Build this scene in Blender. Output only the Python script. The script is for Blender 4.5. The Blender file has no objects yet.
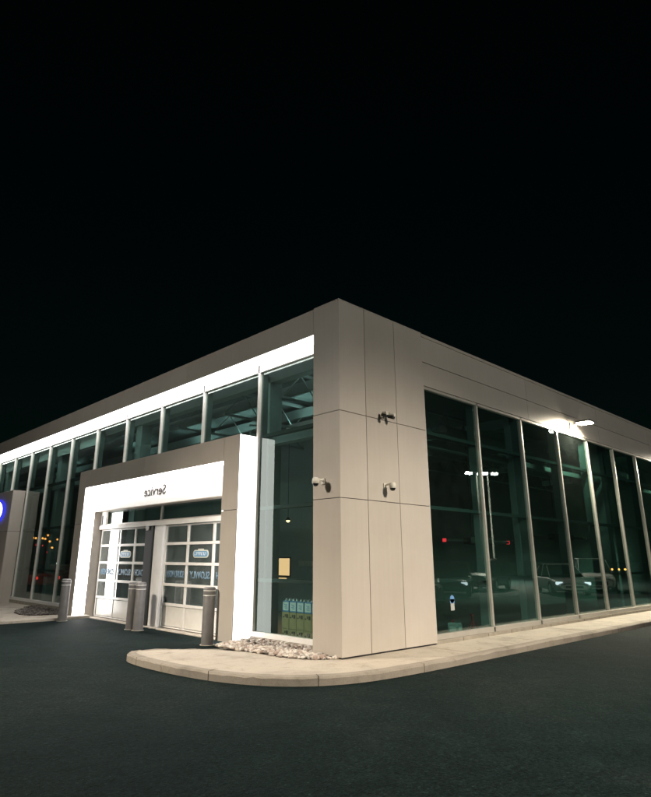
import bpy, bmesh, math, random
from mathutils import Vector, Matrix
random.seed(7)
SC = bpy.context.scene
COL = SC.collection
R = math.radians

# ------------------------------------------------------------------ materials
def new_mat(name):
    m = bpy.data.materials.new(name); m.use_nodes = True
    nt = m.node_tree
    for n in list(nt.nodes): nt.nodes.remove(n)
    out = nt.nodes.new('ShaderNodeOutputMaterial')
    return m, nt, out

def N(nt, kind, **kw):
    n = nt.nodes.new(kind)
    for k, v in kw.items():
        if k in n.inputs: n.inputs[k].default_value = v
        else: setattr(n, k, v)
    return n

def rgb(c): return (c[0], c[1], c[2], 1.0)

def ramp(nt, fac, stops):
    r = nt.nodes.new('ShaderNodeValToRGB')
    e = r.color_ramp.elements
    e[0].position, e[0].color = stops[0][0], rgb(stops[0][1])
    e[1].position, e[1].color = stops[-1][0], rgb(stops[-1][1])
    for p, c in stops[1:-1]:
        x = e.new(p); x.color = rgb(c)
    nt.links.new(fac, r.inputs['Fac'])
    return r.outputs['Color']

def noise(nt, scale, detail=4, rough=.55, vec=None, dist=0.0):
    n = N(nt, 'ShaderNodeTexNoise', Scale=scale, Detail=detail, Roughness=rough, Distortion=dist)
    if vec is None:
        vec = nt.nodes.new('ShaderNodeTexCoord').outputs['Object']
    nt.links.new(vec, n.inputs['Vector'])
    return n.outputs['Fac']

def simple(name, c, rough=.5, metal=0.0, spec=.5, var=.06, vscale=6.0, bump=0.0, bscale=60.0):
    m, nt, out = new_mat(name)
    b = N(nt, 'ShaderNodeBsdfPrincipled', Roughness=rough, Metallic=metal)
    b.inputs['Specular IOR Level'].default_value = spec
    f = noise(nt, vscale)
    lo = tuple(x * (1 - var) for x in c); hi = tuple(min(1, x * (1 + var)) for x in c)
    nt.links.new(ramp(nt, f, [(.3, lo), (.7, hi)]), b.inputs['Base Color'])
    if bump:
        bp = N(nt, 'ShaderNodeBump', Strength=bump, Distance=.01)
        nt.links.new(noise(nt, bscale), bp.inputs['Height'])
        nt.links.new(bp.outputs['Normal'], b.inputs['Normal'])
    nt.links.new(b.outputs['BSDF'], out.inputs['Surface'])
    return m

def emit(name, c, s):
    m, nt, out = new_mat(name)
    e = N(nt, 'ShaderNodeEmission', Color=rgb(c), Strength=s)
    nt.links.new(e.outputs['Emission'], out.inputs['Surface'])
    return m

def glass(name, tint, refl=1.6, rcol=(1, 1, 1), floor=.02, dust_haze=0.0):
    m, nt, out = new_mat(name)
    t = N(nt, 'ShaderNodeBsdfTransparent', Color=rgb(tint))
    g = N(nt, 'ShaderNodeBsdfGlossy', Color=rgb(rcol), Roughness=0.0)
    f = N(nt, 'ShaderNodeFresnel', IOR=1.5)
    geo = nt.nodes.new('ShaderNodeNewGeometry')
    inv = N(nt, 'ShaderNodeMath', operation='SUBTRACT'); inv.inputs[0].default_value = 1
    nt.links.new(geo.outputs['Backfacing'], inv.inputs[1])
    mu = N(nt, 'ShaderNodeMath', operation='MULTIPLY_ADD'); mu.inputs[1].default_value = refl; mu.inputs[2].default_value = floor
    nt.links.new(f.outputs['Fac'], mu.inputs[0])
    mm = N(nt, 'ShaderNodeMath', operation='MULTIPLY', use_clamp=True)
    nt.links.new(mu.outputs[0], mm.inputs[0]); nt.links.new(inv.outputs[0], mm.inputs[1])
    # a very slight waviness of the float glass
    bp = N(nt, 'ShaderNodeBump', Strength=.018, Distance=.02)
    nt.links.new(noise(nt, .9, 2), bp.inputs['Height'])
    nt.links.new(bp.outputs['Normal'], g.inputs['Normal'])
    mx = nt.nodes.new('ShaderNodeMixShader')
    nt.links.new(mm.outputs[0], mx.inputs['Fac'])
    dd = N(nt, 'ShaderNodeBsdfDiffuse', Color=rgb((.55, .60, .58)))
    dm = nt.nodes.new('ShaderNodeMixShader')  # diffuse film: dirt on door panes, haze lifting the blacks on curtain walls
    dv = N(nt, 'ShaderNodeMapRange'); dv.inputs[1].default_value = .3; dv.inputs[2].default_value = .7; dv.inputs[3].default_value = dust_haze * .5; dv.inputs[4].default_value = dust_haze * 1.5
    nt.links.new(noise(nt, 2.5, 5, .65), dv.inputs[0]); nt.links.new(dv.outputs[0], dm.inputs['Fac'])
    nt.links.new(t.outputs[0], dm.inputs[1]); nt.links.new(dd.outputs[0], dm.inputs[2])
    nt.links.new(dm.outputs[0], mx.inputs[1]); nt.links.new(g.outputs[0], mx.inputs[2])
    nt.links.new(mx.outputs[0], out.inputs['Surface'])
    return m

M = {}
def panel_mat():
    m, nt, out = new_mat('aluminium_panel')
    b = N(nt, 'ShaderNodeBsdfPrincipled', Roughness=.42)
    b.inputs['Specular IOR Level'].default_value = .45
    tc = nt.nodes.new('ShaderNodeTexCoord')
    f = noise(nt, .8, 5, .6, tc.outputs['Object'])
    c1 = ramp(nt, f, [(.3, (.505, .462, .415)), (.7, (.56, .515, .467))])
    # faint vertical rain streaks
    mp = N(nt, 'ShaderNodeMapping'); mp.inputs['Scale'].default_value = (9, 9, .35)
    nt.links.new(tc.outputs['Object'], mp.inputs['Vector'])
    s = noise(nt, 1.6, 4, .6, mp.outputs['Vector'])
    c2 = ramp(nt, s, [(.35, (.975, .97, .96)), (.62, (1, 1, 1))])
    mix = N(nt, 'ShaderNodeMix', data_type='RGBA', blend_type='MULTIPLY')
    mix.inputs[0].default_value = 1
    nt.links.new(c1, mix.inputs[6]); nt.links.new(c2, mix.inputs[7])
    geo = nt.nodes.new('ShaderNodeNewGeometry')
    pi_ = ramp(nt, geo.outputs['Random Per Island'], [(0, (.93, .93, .92)), (1, (1.03, 1.03, 1.04))])
    mix2 = N(nt, 'ShaderNodeMix', data_type='RGBA', blend_type='MULTIPLY'); mix2.inputs[0].default_value = 1
    nt.links.new(mix.outputs[2], mix2.inputs[6]); nt.links.new(pi_, mix2.inputs[7])
    nt.links.new(mix2.outputs[2], b.inputs['Base Color'])
    bp = N(nt, 'ShaderNodeBump', Strength=.2, Distance=.03)
    nt.links.new(noise(nt, .7, 2, .5, tc.outputs['Object']), bp.inputs['Height'])
    nt.links.new(bp.outputs['Normal'], b.inputs['Normal'])
    nt.links.new(b.outputs[0], out.inputs['Surface'])
    return m
M['panel'] = panel_mat()
M['dark'] = simple('joint_black', (.015, .015, .015), .8)
M['white'] = simple('white_paint', (.82, .81, .79), .4, var=.03)
M['alu'] = simple('mullion_aluminium', (.52, .50, .46), .35, .35, var=.04)
M['mullion_pale'] = simple('pale_mullion', (.74, .72, .68), .35, 0, var=.04)  # mullion colour raised: glow of soffit and side panel put into it
M['alu_dark'] = simple('interior_mullion', (.24, .26, .25), .5, .0, var=.04)
M['steel'] = simple('bollard_paint', (.165, .16, .158), .42, 0, var=.16, vscale=7, bump=.08, bscale=12)
M['band'] = simple('reflective_tape', (.88, .87, .84), .3, var=.04)
M['postdark'] = simple('dark_steel', (.010, .013, .013), .6, 0)
M['jamb'] = simple('bronze_jamb', (.40, .36, .31), .4, 0)
M['doorframe'] = simple('door_rail_white', (.80, .775, .73), .25, 0, var=.04)
M['doorpanel'] = simple('door_panel_white', (.74, .715, .66), .28, var=.04, bump=.05, bscale=150)
M['transom_grey'] = simple('grey_transom', (.17, .185, .18), .5)
M['transom'] = simple('dark_transom', (.07, .08, .078), .5)
M['glass'] = glass('curtain_wall_glass', (.66, .775, .755), 1.3, (.90, 1.0, .95), .02, .012)
M['glass_right'] = glass('coated_glass', (.52, .69, .66), 2.4, (.85, 1.0, .96), .02, .008)  # stronger mirroring put into this glass to brighten the reflected cars
M['doorglass'] = glass('door_glass', (.55, .66, .66), 2.6, (1, 1, 1), .03, .13)
M['carglass'] = simple('car_window', (.01, .012, .014), .05, 0, .8)
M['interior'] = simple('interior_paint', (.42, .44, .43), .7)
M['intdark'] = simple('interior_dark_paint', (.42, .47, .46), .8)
M['intdeep'] = simple('workshop_wall_paint', (.16, .18, .175), .8)  # shade of the right interior put into a darker copy of the wall colour
M['deck'] = simple('roof_deck', (.22, .24, .235), .7)
M['floor'] = simple('sealed_floor', (.16, .17, .165), .3, var=.15, vscale=1.5)
M['card'] = simple('cardboard', (.52, .38, .20), .85, var=.08, vscale=14)
M['print'] = simple('box_print', (.06, .05, .04), .8)
M['blue'] = simple('blue_wrap', (.14, .30, .58), .45, var=.08)
M['label'] = simple('paper_label', (.88, .88, .86), .6)
M['bluesign'] = simple('badge_blue', (.09, .30, .52), .4)
M['cream'] = simple('badge_cream', (.68, .68, .58), .45)
M['letter'] = simple('window_lettering', (.16, .27, .37), .5)
M['brown'] = simple('sign_letter_brown', (.022, .014, .011), .5)
M['rubber'] = simple('rubber', (.02, .02, .02), .8)
M['rim'] = simple('alloy', (.5, .5, .52), .3, .8)
M['silver'] = simple('silver_car_paint', (.62, .64, .65), .25, .15)
M['whitecar'] = simple('white_car_paint', (.7, .7, .68), .25)
M['blackcar'] = simple('black_car_paint', (.02, .022, .025), .2)
M['redcar'] = simple('red_car_paint', (.28, .03, .02), .25)
M['redplastic'] = simple('red_plastic', (.45, .03, .03), .4)
M['camwhite'] = simple('camera_white', (.66, .64, .58), .4)
M['camdome'] = simple('smoked_dome', (.012, .014, .014), .12)
M['lamphousing'] = simple('lamp_housing', (.16, .15, .14), .5)
M['pole'] = simple('galvanised_pole', (.06, .065, .06), .6, 0)
M['brick'] = simple('red_brick', (.22, .07, .045), .85, var=.25, vscale=8)
M['soil'] = simple('dark_soil', (.045, .036, .028), .95, var=.4, vscale=18, bump=.6, bscale=45)
M['foundation'] = simple('foundation_concrete', (.33, .30, .25), .9, var=.15, vscale=5, bump=.3, bscale=40)
M['E_soffit'] = emit('lit_soffit', (1.0, .97, .93), 9.0)
M['E_portal'] = emit('lit_portal_panel', (1.0, .96, .93), 14.0)
M['E_side'] = emit('lit_side_panel', (1.0, .97, .94), 4.2)
M['E_lens'] = emit('lamp_lens', (1.0, .95, .84), 520)
M['E_wall'] = emit('wall_lamp_lens', (1.0, .90, .68), 130)
M['E_tube'] = emit('fluorescent_tube', (.70, 1.0, .96), 19)  # glow added to fill the interior with ambient light
M['E_tube_dim'] = emit('dimmed_tube', (.70, 1.0, .90), 3.2)  # weaker copy of the added fill, for the right interior
M['E_warm'] = emit('lit_room', (1.0, .52, .25), 1.9)
M['E_orange'] = emit('sodium_lamp', (1.0, .40, .08), 5)
M['E_white'] = emit('white_lamp', (.85, .95, 1.0), 8)
M['E_red'] = emit('red_indicator', (1.0, .03, .04), 3)
M['E_head'] = emit('daytime_running_lamp', (.85, .95, 1.0), 2.6)
M['E_tail'] = emit('tail_lamp', (1.0, .03, .02), 3)
M['E_logo'] = emit('backlit_white', (1.0, 1.0, 1.0), 2.5)
M['E_blue'] = emit('backlit_blue', (.05, .06, .90), .8)

def asphalt():
    m, nt, out = new_mat('asphalt')
    b = N(nt, 'ShaderNodeBsdfPrincipled', Roughness=.82)
    b.inputs['Specular IOR Level'].default_value = .04
    v = nt.nodes.new('ShaderNodeTexCoord').outputs['Object']
    big = ramp(nt, noise(nt, .30, 6, .65, v, .8), [(.28, (.0042, .0108, .0110)), (.5, (.0075, .0150, .0150)), (.74, (.0150, .0215, .0205))])
    mid = ramp(nt, noise(nt, 3.2, 6, .7, v, .3), [(.3, (.72, .74, .75)), (.55, (1, 1, 1)), (.75, (1.22, 1.2, 1.16))])
    fine = ramp(nt, noise(nt, 24, 5, .9, v), [(.30, (.15, .15, .15)), (.46, (.75, .75, .75)), (.58, (1.3, 1.3, 1.3)), (.70, (4.5, 4.3, 4.0))])
    stain = ramp(nt, noise(nt, .9, 7, .7, v, 1.2), [(.30, (.55, .56, .56)), (.40, (.95, .95, .95)), (.62, (1.0, 1.0, 1.0)), (.72, (1.35, 1.32, 1.25))])
    m0 = N(nt, 'ShaderNodeMix', data_type='RGBA', blend_type='MULTIPLY'); m0.inputs[0].default_value = 1
    ms = N(nt, 'ShaderNodeMix', data_type='RGBA', blend_type='MULTIPLY'); ms.inputs[0].default_value = 1
    nt.links.new(mid, ms.inputs[6]); nt.links.new(stain, ms.inputs[7])
    nt.links.new(big, m0.inputs[6]); nt.links.new(ms.outputs[2], m0.inputs[7])
    mix = N(nt, 'ShaderNodeMix', data_type='RGBA', blend_type='MULTIPLY'); mix.inputs[0].default_value = 1
    nt.links.new(m0.outputs[2], mix.inputs[6]); nt.links.new(fine, mix.inputs[7])
    nt.links.new(mix.outputs[2], b.inputs['Base Color'])
    bp = N(nt, 'ShaderNodeBump', Strength=.4, Distance=.012)
    vo = N(nt, 'ShaderNodeTexVoronoi', Scale=75); nt.links.new(v, vo.inputs['Vector'])
    bp2 = N(nt, 'ShaderNodeBump', Strength=.5, Distance=.06)
    nt.links.new(noise(nt, 2.2, 5, .65, v), bp2.inputs['Height'])
    nt.links.new(vo.outputs['Distance'], bp.inputs['Height'])
    nt.links.new(bp2.outputs['Normal'], bp.inputs['Normal'])
    nt.links.new(bp.outputs['Normal'], b.inputs['Normal'])
    nt.links.new(b.outputs[0], out.inputs['Surface'])
    return m
M['asphalt'] = asphalt()

def concrete(name, c):
    m, nt, out = new_mat(name)
    b = N(nt, 'ShaderNodeBsdfPrincipled', Roughness=.9)
    v = nt.nodes.new('ShaderNodeTexCoord').outputs['Object']
    lo = tuple(x * .66 for x in c)
    base = ramp(nt, noise(nt, 1.1, 6, .65, v, .4), [(.28, lo), (.5, c), (.75, tuple(x * 1.1 for x in c))])
    sp = ramp(nt, noise(nt, 90, 2, .6, v), [(.25, (.7, .69, .67)), (.5, (1, 1, 1))])
    st = ramp(nt, noise(nt, 3.2, 7, .75, v, .5), [(.30, (.55, .50, .44)), (.42, (.93, .92, .90)), (.5, (1, 1, 1))])
    m1 = N(nt, 'ShaderNodeMix', data_type='RGBA', blend_type='MULTIPLY'); m1.inputs[0].default_value = 1
    m2 = N(nt, 'ShaderNodeMix', data_type='RGBA', blend_type='MULTIPLY'); m2.inputs[0].default_value = 1
    nt.links.new(base, m1.inputs[6]); nt.links.new(sp, m1.inputs[7])
    nt.links.new(m1.outputs[2], m2.inputs[6]); nt.links.new(st, m2.inputs[7])
    nt.links.new(m2.outputs[2], b.inputs['Base Color'])
    bp = N(nt, 'ShaderNodeBump', Strength=.35, Distance=.006)
    nt.links.new(noise(nt, 120, 3, .6, v), bp.inputs['Height'])
    nt.links.new(bp.outputs['Normal'], b.inputs['Normal'])
    nt.links.new(b.outputs[0], out.inputs['Surface'])
    return m
M['walk'] = concrete('sidewalk_concrete', (.45, .405, .345))
M['kerb'] = concrete('kerb_concrete', (.28, .25, .21))

def stone_mat(name, stops):
    m, nt, out = new_mat(name)
    b = N(nt, 'ShaderNodeBsdfPrincipled', Roughness=.8)
    geo = nt.nodes.new('ShaderNodeNewGeometry')
    c = ramp(nt, geo.outputs['Random Per Island'], stops)
    v = nt.nodes.new('ShaderNodeTexCoord').outputs['Object']
    sp = ramp(nt, noise(nt, 40, 4, .6, v), [(.3, (.7, .69, .67)), (.6, (1, 1, 1))])
    m1 = N(nt, 'ShaderNodeMix', data_type='RGBA', blend_type='MULTIPLY'); m1.inputs[0].default_value = 1
    nt.links.new(c, m1.inputs[6]); nt.links.new(sp, m1.inputs[7])
    nt.links.new(m1.outputs[2], b.inputs['Base Color'])
    nt.links.new(b.outputs[0], out.inputs['Surface'])
    return m
M['stone'] = stone_mat('river_stone', [(0, (.18, .12, .09)), (.2, (.62, .57, .52)), (.45, (.36, .28, .24)), (.6, (.72, .69, .64)), (.8, (.25, .22, .20)), (1, (.62, .55, .48))])
M['gravel'] = stone_mat('dark_gravel', [(0, (.06, .05, .045)), (.5, (.12, .10, .09)), (1, (.2, .18, .16))])

# ------------------------------------------------------------------ mesh helpers
class MB:
    def __init__(s): s.v = []; s.f = []; s.sm = []
    def add(s, vs, fs, smooth=False):
        o = len(s.v); s.v += [tuple(x) for x in vs]
        for f in fs: s.f.append([i + o for i in f]); s.sm.append(smooth)
        return s
    def box(s, x0, x1, y0, y1, z0, z1):
        return s.add([(x0, y0, z0), (x1, y0, z0), (x1, y1, z0), (x0, y1, z0), (x0, y0, z1), (x1, y0, z1), (x1, y1, z1), (x0, y1, z1)],
                     [(3, 2, 1, 0), (4, 5, 6, 7), (0, 1, 5, 4), (1, 2, 6, 5), (2, 3, 7, 6), (3, 0, 4, 7)])
    def tube(s, p0, p1, r0, r1=None, n=16, caps=True):
        r1 = r0 if r1 is None else r1
        p0, p1 = Vector(p0), Vector(p1); d = (p1 - p0).normalized()
        a = d.orthogonal().normalized(); b = d.cross(a)
        vs = []
        for p, r in ((p0, r0), (p1, r1)):
            for i in range(n):
                t = 2 * math.pi * i / n
                vs.append(p + a * math.cos(t) * r + b * math.sin(t) * r)
        s.add(vs, [(i, (i + 1) % n, n + (i + 1) % n, n + i) for i in range(n)], True)
        if caps:
            s.add(vs[:n], [tuple(reversed(range(n)))]); s.add(vs[n:], [tuple(range(n))])
        return s
    def lathe(s, c, prof, n=24):
        vs = []
        for r, z in prof:
            for i in range(n):
                t = 2 * math.pi * i / n
                vs.append((c[0] + r * math.cos(t), c[1] + r * math.sin(t), c[2] + z))
        fs = []
        for k in range(len(prof) - 1):
            for i in range(n):
                fs.append((k * n + i, k * n + (i + 1) % n, (k + 1) * n + (i + 1) % n, (k + 1) * n + i))
        s.add(vs, fs, True)
        return s
    def prism(s, poly, z0, z1):
        n = len(poly)
        vs = [(x, y, z0) for x, y in poly] + [(x, y, z1) for x, y in poly]
        return s.add(vs, [tuple(reversed(range(n))), tuple(range(n, 2 * n))] + [(i, (i + 1) % n, n + (i + 1) % n, n + i) for i in range(n)])
    def quad(s, a, b, c, d): return s.add([a, b, c, d], [(0, 1, 2, 3)])
    def build(s, name, mat, parent=None, bevel=0, loc=None, segs=2):
        me = bpy.data.meshes.new(name)
        me.from_pydata(s.v, [], s.f); me.validate(); me.update()
        for p, k in zip(me.polygons, s.sm): p.use_smooth = k
        if mat: me.materials.append(mat)
        o = bpy.data.objects.new(name, me); COL.objects.link(o)
        if parent: o.parent = parent
        if loc: o.location = loc
        if bevel:
            bv = o.modifiers.new('bevel', 'BEVEL'); bv.width = bevel; bv.segments = segs; bv.limit_method = 'ANGLE'
        return o

def tag(o, label=None, cat=None, group=None, kind=None):
    if label: o['label'] = label
    if cat: o['category'] = cat
    if group: o['group'] = group
    if kind: o['kind'] = kind
    return o
def empty(name, loc=(0, 0, 0), rz=0.0):
    o = bpy.data.objects.new(name, None); COL.objects.link(o)
    o.location = loc; o.rotation_euler.z = rz; o.empty_display_size = .2
    return o
def copy_tree(o, parent=None):
    c = o.copy(); COL.objects.link(c)
    if parent: c.parent = parent
    for ch in list(o.children): copy_tree(ch, c)
    return c
def text_mesh(name, txt, mat, parent, height, width, fn, depth=.004, bold=0.0):
    cu = bpy.data.curves.new(name, 'FONT'); cu.body = txt; cu.size = 1; cu.extrude = 0; cu.offset = bold
    to = bpy.data.objects.new('tmp', cu); COL.objects.link(to)
    bpy.context.view_layer.update()
    me = bpy.data.meshes.new_from_object(to.evaluated_get(bpy.context.evaluated_depsgraph_get()))
    bpy.data.objects.remove(to)
    xs = [v.co.x for v in me.vertices]; ys = [v.co.y for v in me.vertices]
    x0, x1, y0, y1 = min(xs), max(xs), min(ys), max(ys)
    bm = bmesh.new(); bm.from_mesh(me)
    ext = bmesh.ops.extrude_face_region(bm, geom=bm.faces[:])
    for g in ext['geom']:
        if isinstance(g, bmesh.types.BMVert): g.co.z += 1
    for v in bm.verts:
        v.co = Vector(fn((v.co.x - x0) / (x1 - x0) * width, (v.co.y - y0) / (y1 - y0) * height, v.co.z * depth))
    bmesh.ops.recalc_face_normals(bm, faces=bm.faces[:])
    bm.to_mesh(me); bm.free()
    me.name = name; me.materials.clear(); me.materials.append(mat)
    o = bpy.data.objects.new(name, me); COL.objects.link(o); o.parent = parent
    return o

def catmull(pts, n=6):
    out = []
    for i in range(len(pts) - 1):
        p0 = pts[max(0, i - 1)]; p1 = pts[i]; p2 = pts[i + 1]; p3 = pts[min(len(pts) - 1, i + 2)]
        for k in range(n):
            t = k / n
            out.append(tuple(.5 * (2 * b + (c - a) * t + (2 * a - 5 * b + 4 * c - d) * t * t + (-a + 3 * b - 3 * c + d) * t ** 3) for a, b, c, d in zip(p0, p1, p2, p3)))
    out.append(pts[-1]); return out

# ------------------------------------------------------------------ ground
ROAD = -.12
g = MB(); g.quad((-400, -400, ROAD), (400, -400, ROAD), (400, 400, ROAD), (-400, 400, ROAD))
tag(g.build('parking_lot', M['asphalt']), kind='structure')

outer = [(44, -1.13), (30, -1.13), (12, -1.13), (4, -1.13), (1.6, -1.13), (.3, -1.10), (-.6, -1.0), (-1.25, -.75), (-1.75, -.3), (-2.08, .35), (-2.25, 1.1), (-2.32, 2.0), (-2.30, 2.6), (-2.22, 2.95), (-2.02, 3.17), (-1.7, 3.12), (-1.1, 2.97), (-.45, 2.86), (.02, 2.84)]
oc = catmull(outer, 6)
def inset(line, d):
    res = []
    for i, p in enumerate(line):
        a = Vector(line[max(0, i - 1)]); b = Vector(line[min(len(line) - 1, i + 1)])
        t = (b - a).normalized(); n = Vector((t.y, -t.x))
        res.append((p[0] + n.x * d, p[1] + n.y * d))
    return res
ic = inset(oc, .15)
k = MB()
n = len(oc)
wob = [random.uniform(-.02, .02) for _ in range(n)]
def hz(p):                                   # the pavement ramps down to the road beside the portal
    t = max(0, min(1, (p[0] + 1.6) / 1.3)) if p[1] > 2.6 and p[0] < .1 else 0
    return -t * .085
vs = []
for i in range(n):
    o_ = oc[i]; i_ = ic[i]
    vs += [(o_[0], o_[1], ROAD - .05), (o_[0], o_[1], -.028 + wob[i] * .5 + hz(o_)), (o_[0] + (i_[0] - o_[0]) * .18, o_[1] + (i_[1] - o_[1]) * .18, -.004 + wob[i] * .3 + hz(o_)), (i_[0], i_[1], 0.002 + hz(o_)), (i_[0], i_[1], -.05 + hz(o_))]
fs = []
for i in range(n - 1):
    for j in range(4): fs.append((i * 5 + j, (i + 1) * 5 + j, (i + 1) * 5 + j + 1, i * 5 + j + 1))
k.add(vs, fs)
tag(k.build('kerb', M['kerb']), kind='structure')
kj = MB()
for i in range(10, n - 8):
    if i % 14: continue
    a = Vector(oc[i]); b = Vector(ic[i]); t = Vector(oc[i + 1]) - a; t.normalize(); t *= .006; z = hz(oc[i])
    q = a + (a - b) * .012; e = Vector((b.x, b.y))
    kj.add([(q.x - t.x, q.y - t.y, ROAD), (q.x + t.x, q.y + t.y, ROAD), (q.x + t.x, q.y + t.y, .004 + z), (q.x - t.x, q.y - t.y, .004 + z), (e.x + t.x, e.y + t.y, .0045 + z), (e.x - t.x, e.y - t.y, .0045 + z)], [(0, 1, 2, 3), (3, 2, 4, 5)])
tag(kj.build('kerb_joint', M['soil']), kind='structure')
# pavement slab: from the kerb's inner edge to the building
w = MB()
poly = [(x, y) for x, y in ic if True] + [(.45, 2.86), (.45, .4), (44, .4)]
m_ = len(poly)
w.add([(x, y, -.002 + (hz((x, y)) if i < n else 0)) for i, (x, y) in enumerate(poly)], [tuple(reversed(range(m_)))])
walk = tag(w.build('sidewalk', M['walk']), kind='structure')
# saw-cut joints
jm = MB()
for x in [2.2 + 2.4 * i for i in range(14)]:
    jm.box(x, x + .010, -.97, -.04, -.001, .0008)
jm.add([(-2.12, 1.02, .0008), (-2.12, 1.03, .0008), (-.62, 1.03, .0008), (-.62, 1.02, .0008)], [(0, 3, 2, 1)])
tag(jm.build('sidewalk_joint', M['kerb']), kind='structure')

# far pavement, left of the service entrance
w = MB(); pl_ = [(.46, 10.62), (-.1, 10.60), (-.5, 10.50), (-2.0, 10.46), (-2.25, 10.6), (-2.35, 11.0), (-2.35, 44), (.46, 44)]
w.prism(list(reversed(pl_)), -.3, -.045)
tag(w.build('far_sidewalk', M['walk'], bevel=.02), kind='structure')
# concrete threshold under the roller doors
w = MB(); w.box(.42, .95, 3.56, 10.87, -.3, -.098)
tag(w.build('door_threshold', M['walk'], bevel=.01), kind='structure')

# stone beds
def in_poly(p, poly):
    r = False; j = len(poly) - 1
    for i in range(len(poly)):
        a, b = poly[i], poly[j]
        if (a[1] > p[1]) != (b[1] > p[1]) and p[0] < (b[0] - a[0]) * (p[1] - a[1]) / (b[1] - a[1]) + a[0]: r = not r
        j = i
    return r
bed1 = catmull([(.45, 2.80), (-.25, 2.78), (-.62, 2.62), (-.64, 2.2), (-.60, 1.4), (-.55, .75), (-.36, .34), (-.10, .14), (.02, .10)], 5) + [(.02, .74), (.45, .74)]
bed2 = catmull([(.45, 11.4), (-.1, 11.38), (-.75, 11.5), (-1.0, 11.9), (-.95, 12.7), (-.6, 13.6), (-.1, 14.4), (.3, 15.0)], 5) + [(.45, 15.0)]
def soil(poly, z):
    s = MB(); s.add([(x, y, z) for x, y in poly], [tuple(reversed(range(len(poly))))]); return s
tag(soil(bed1, .004).build('stone_bed_soil', M['soil']), kind='structure')
tag(soil(bed2, -.038).build('gravel_bed_soil', M['soil']), kind='structure')
def stones(name, poly, z, count, smin, smax, mat, layers=1):
    bmx = bmesh.new(); bmesh.ops.create_icosphere(bmx, subdivisions=2, radius=1)
    tv = [v.co.copy() for v in bmx.verts]; tf = [[v.index for v in f.verts] for f in bmx.faces]; bmx.free()
    s = MB(); xs = [p[0] for p in poly]; ys = [p[1] for p in poly]
    c = 0
    while c < count:
        p = (random.uniform(min(xs), max(xs)), random.uniform(min(ys), max(ys)))
        if not in_poly(p, poly): continue
        c += 1
        r = random.uniform(smin, smax) ** 1.0
        sx, sy, sz = r * random.uniform(.8, 1.35), r * random.uniform(.7, 1.1), r * random.uniform(.45, .75)
        rot = Matrix.Rotation(random.uniform(0, 6.28), 3, 'Z') @ Matrix.Rotation(random.uniform(-.35, .35), 3, 'X') @ Matrix.Rotation(random.uniform(-.3, .3), 3, 'Y')
        off = Vector((p[0], p[1], z + sz * .55 + (random.random() ** 2) * smax * .3))
        ph = [random.uniform(0, 6) for _ in range(3)]
        vv = []
        for co in tv:
            d = 1 + .13 * math.sin(co.x * 2.6 + ph[0]) + .12 * math.sin(co.y * 3.1 + ph[1]) + .1 * math.sin(co.z * 2.7 + co.x * 1.7 + ph[2])
            vv.append(rot @ Vector((co.x * sx * d, co.y * sy * d, co.z * sz * d)) + off)
        s.add(vv, tf, True)
    return tag(s.build(name, mat), kind='stuff')
tag(stones('river_stones', bed1, .0, 900, .016, .058, M['stone']), 'bed of pale and brown river stones under the corner window', 'stones')
tag(stones('dark_gravel', bed2, -.04, 900, .018, .045, M['gravel']), 'dark gravel bed under the windows left of the service entrance', 'gravel')

# ------------------------------------------------------------------ the building
H = 6.313; J1 = 4.133; J2 = 2.571
B = empty('dealership_building')
tag(B, 'white panelled service building with glass walls, lit entrance portal and blank corner pillar', 'building')
P = lambda mb, name, mat, bevel=0, parent=None: mb.build(name, M[mat], parent or B, bevel)

# corner pillar: three columns of cladding panels on one face, one on the other
G = .006
mb = MB(); mb.box(.02, 2.598, .02, .68, -.01, H - .03); core = P(mb, 'pillar_core', 'dark')
mb = MB()
for z0, z1 in ((.025, J2 - G), (J2 + G, J1 - G), (J1 + G, H)):
    # the first panel folds round the corner
    mb.add([(0, .690, z0), (0, 0, z0), (.719 - G, 0, z0), (.719 - G, .018, z0), (.018, .018, z0), (.018, .690, z0),
            (0, .690, z1), (0, 0, z1), (.719 - G, 0, z1), (.719 - G, .018, z1), (.018, .018, z1), (.018, .690, z1)],
           [(0, 1, 7, 6), (1, 2, 8, 7), (2, 3, 9, 8), (3, 4, 10, 9), (4, 5, 11, 10), (5, 0, 6, 11), (6, 7, 8, 9, 10, 11), (5, 4, 3, 2, 1, 0)])
    for a, b in ((.719 + G, 1.640 - G), (1.640 + G, 2.600)):
        mb.box(a, b, 0, .018, z0, z1)
    mb.box(2.5985, 2.6005, .0185, .30, z0, z1)
    mb.box(.0185, .5, .681, .690, z0, z1)
P(mb, 'corner_pillar', 'panel', .004)
mb = MB(); mb.box(.0, 2.60, .0, .69, H + .001, H + .02); P(mb, 'pillar_cap', 'panel', .003)

XE, YE = 26.0, 34.0
# right fascia
mb = MB(); mb.box(2.602, XE, .03, .30, 5.125, H - .04); P(mb, 'fascia_backing', 'dark')
mb = MB(); xx = 2.606
while xx < XE:
    x1 = min(xx + 4.66, XE)
    mb.box(xx, x1 - .006, .006, .028, 5.124, 5.658 - G); mb.box(xx, x1 - .006, .006, .028, 5.658 + G, H - .075)
    xx = x1
P(mb, 'fascia', 'panel', .003)
mb = MB(); mb.box(2.606, XE, -.008, .34, H - .07, H); P(mb, 'coping', 'panel', .004)
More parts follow.
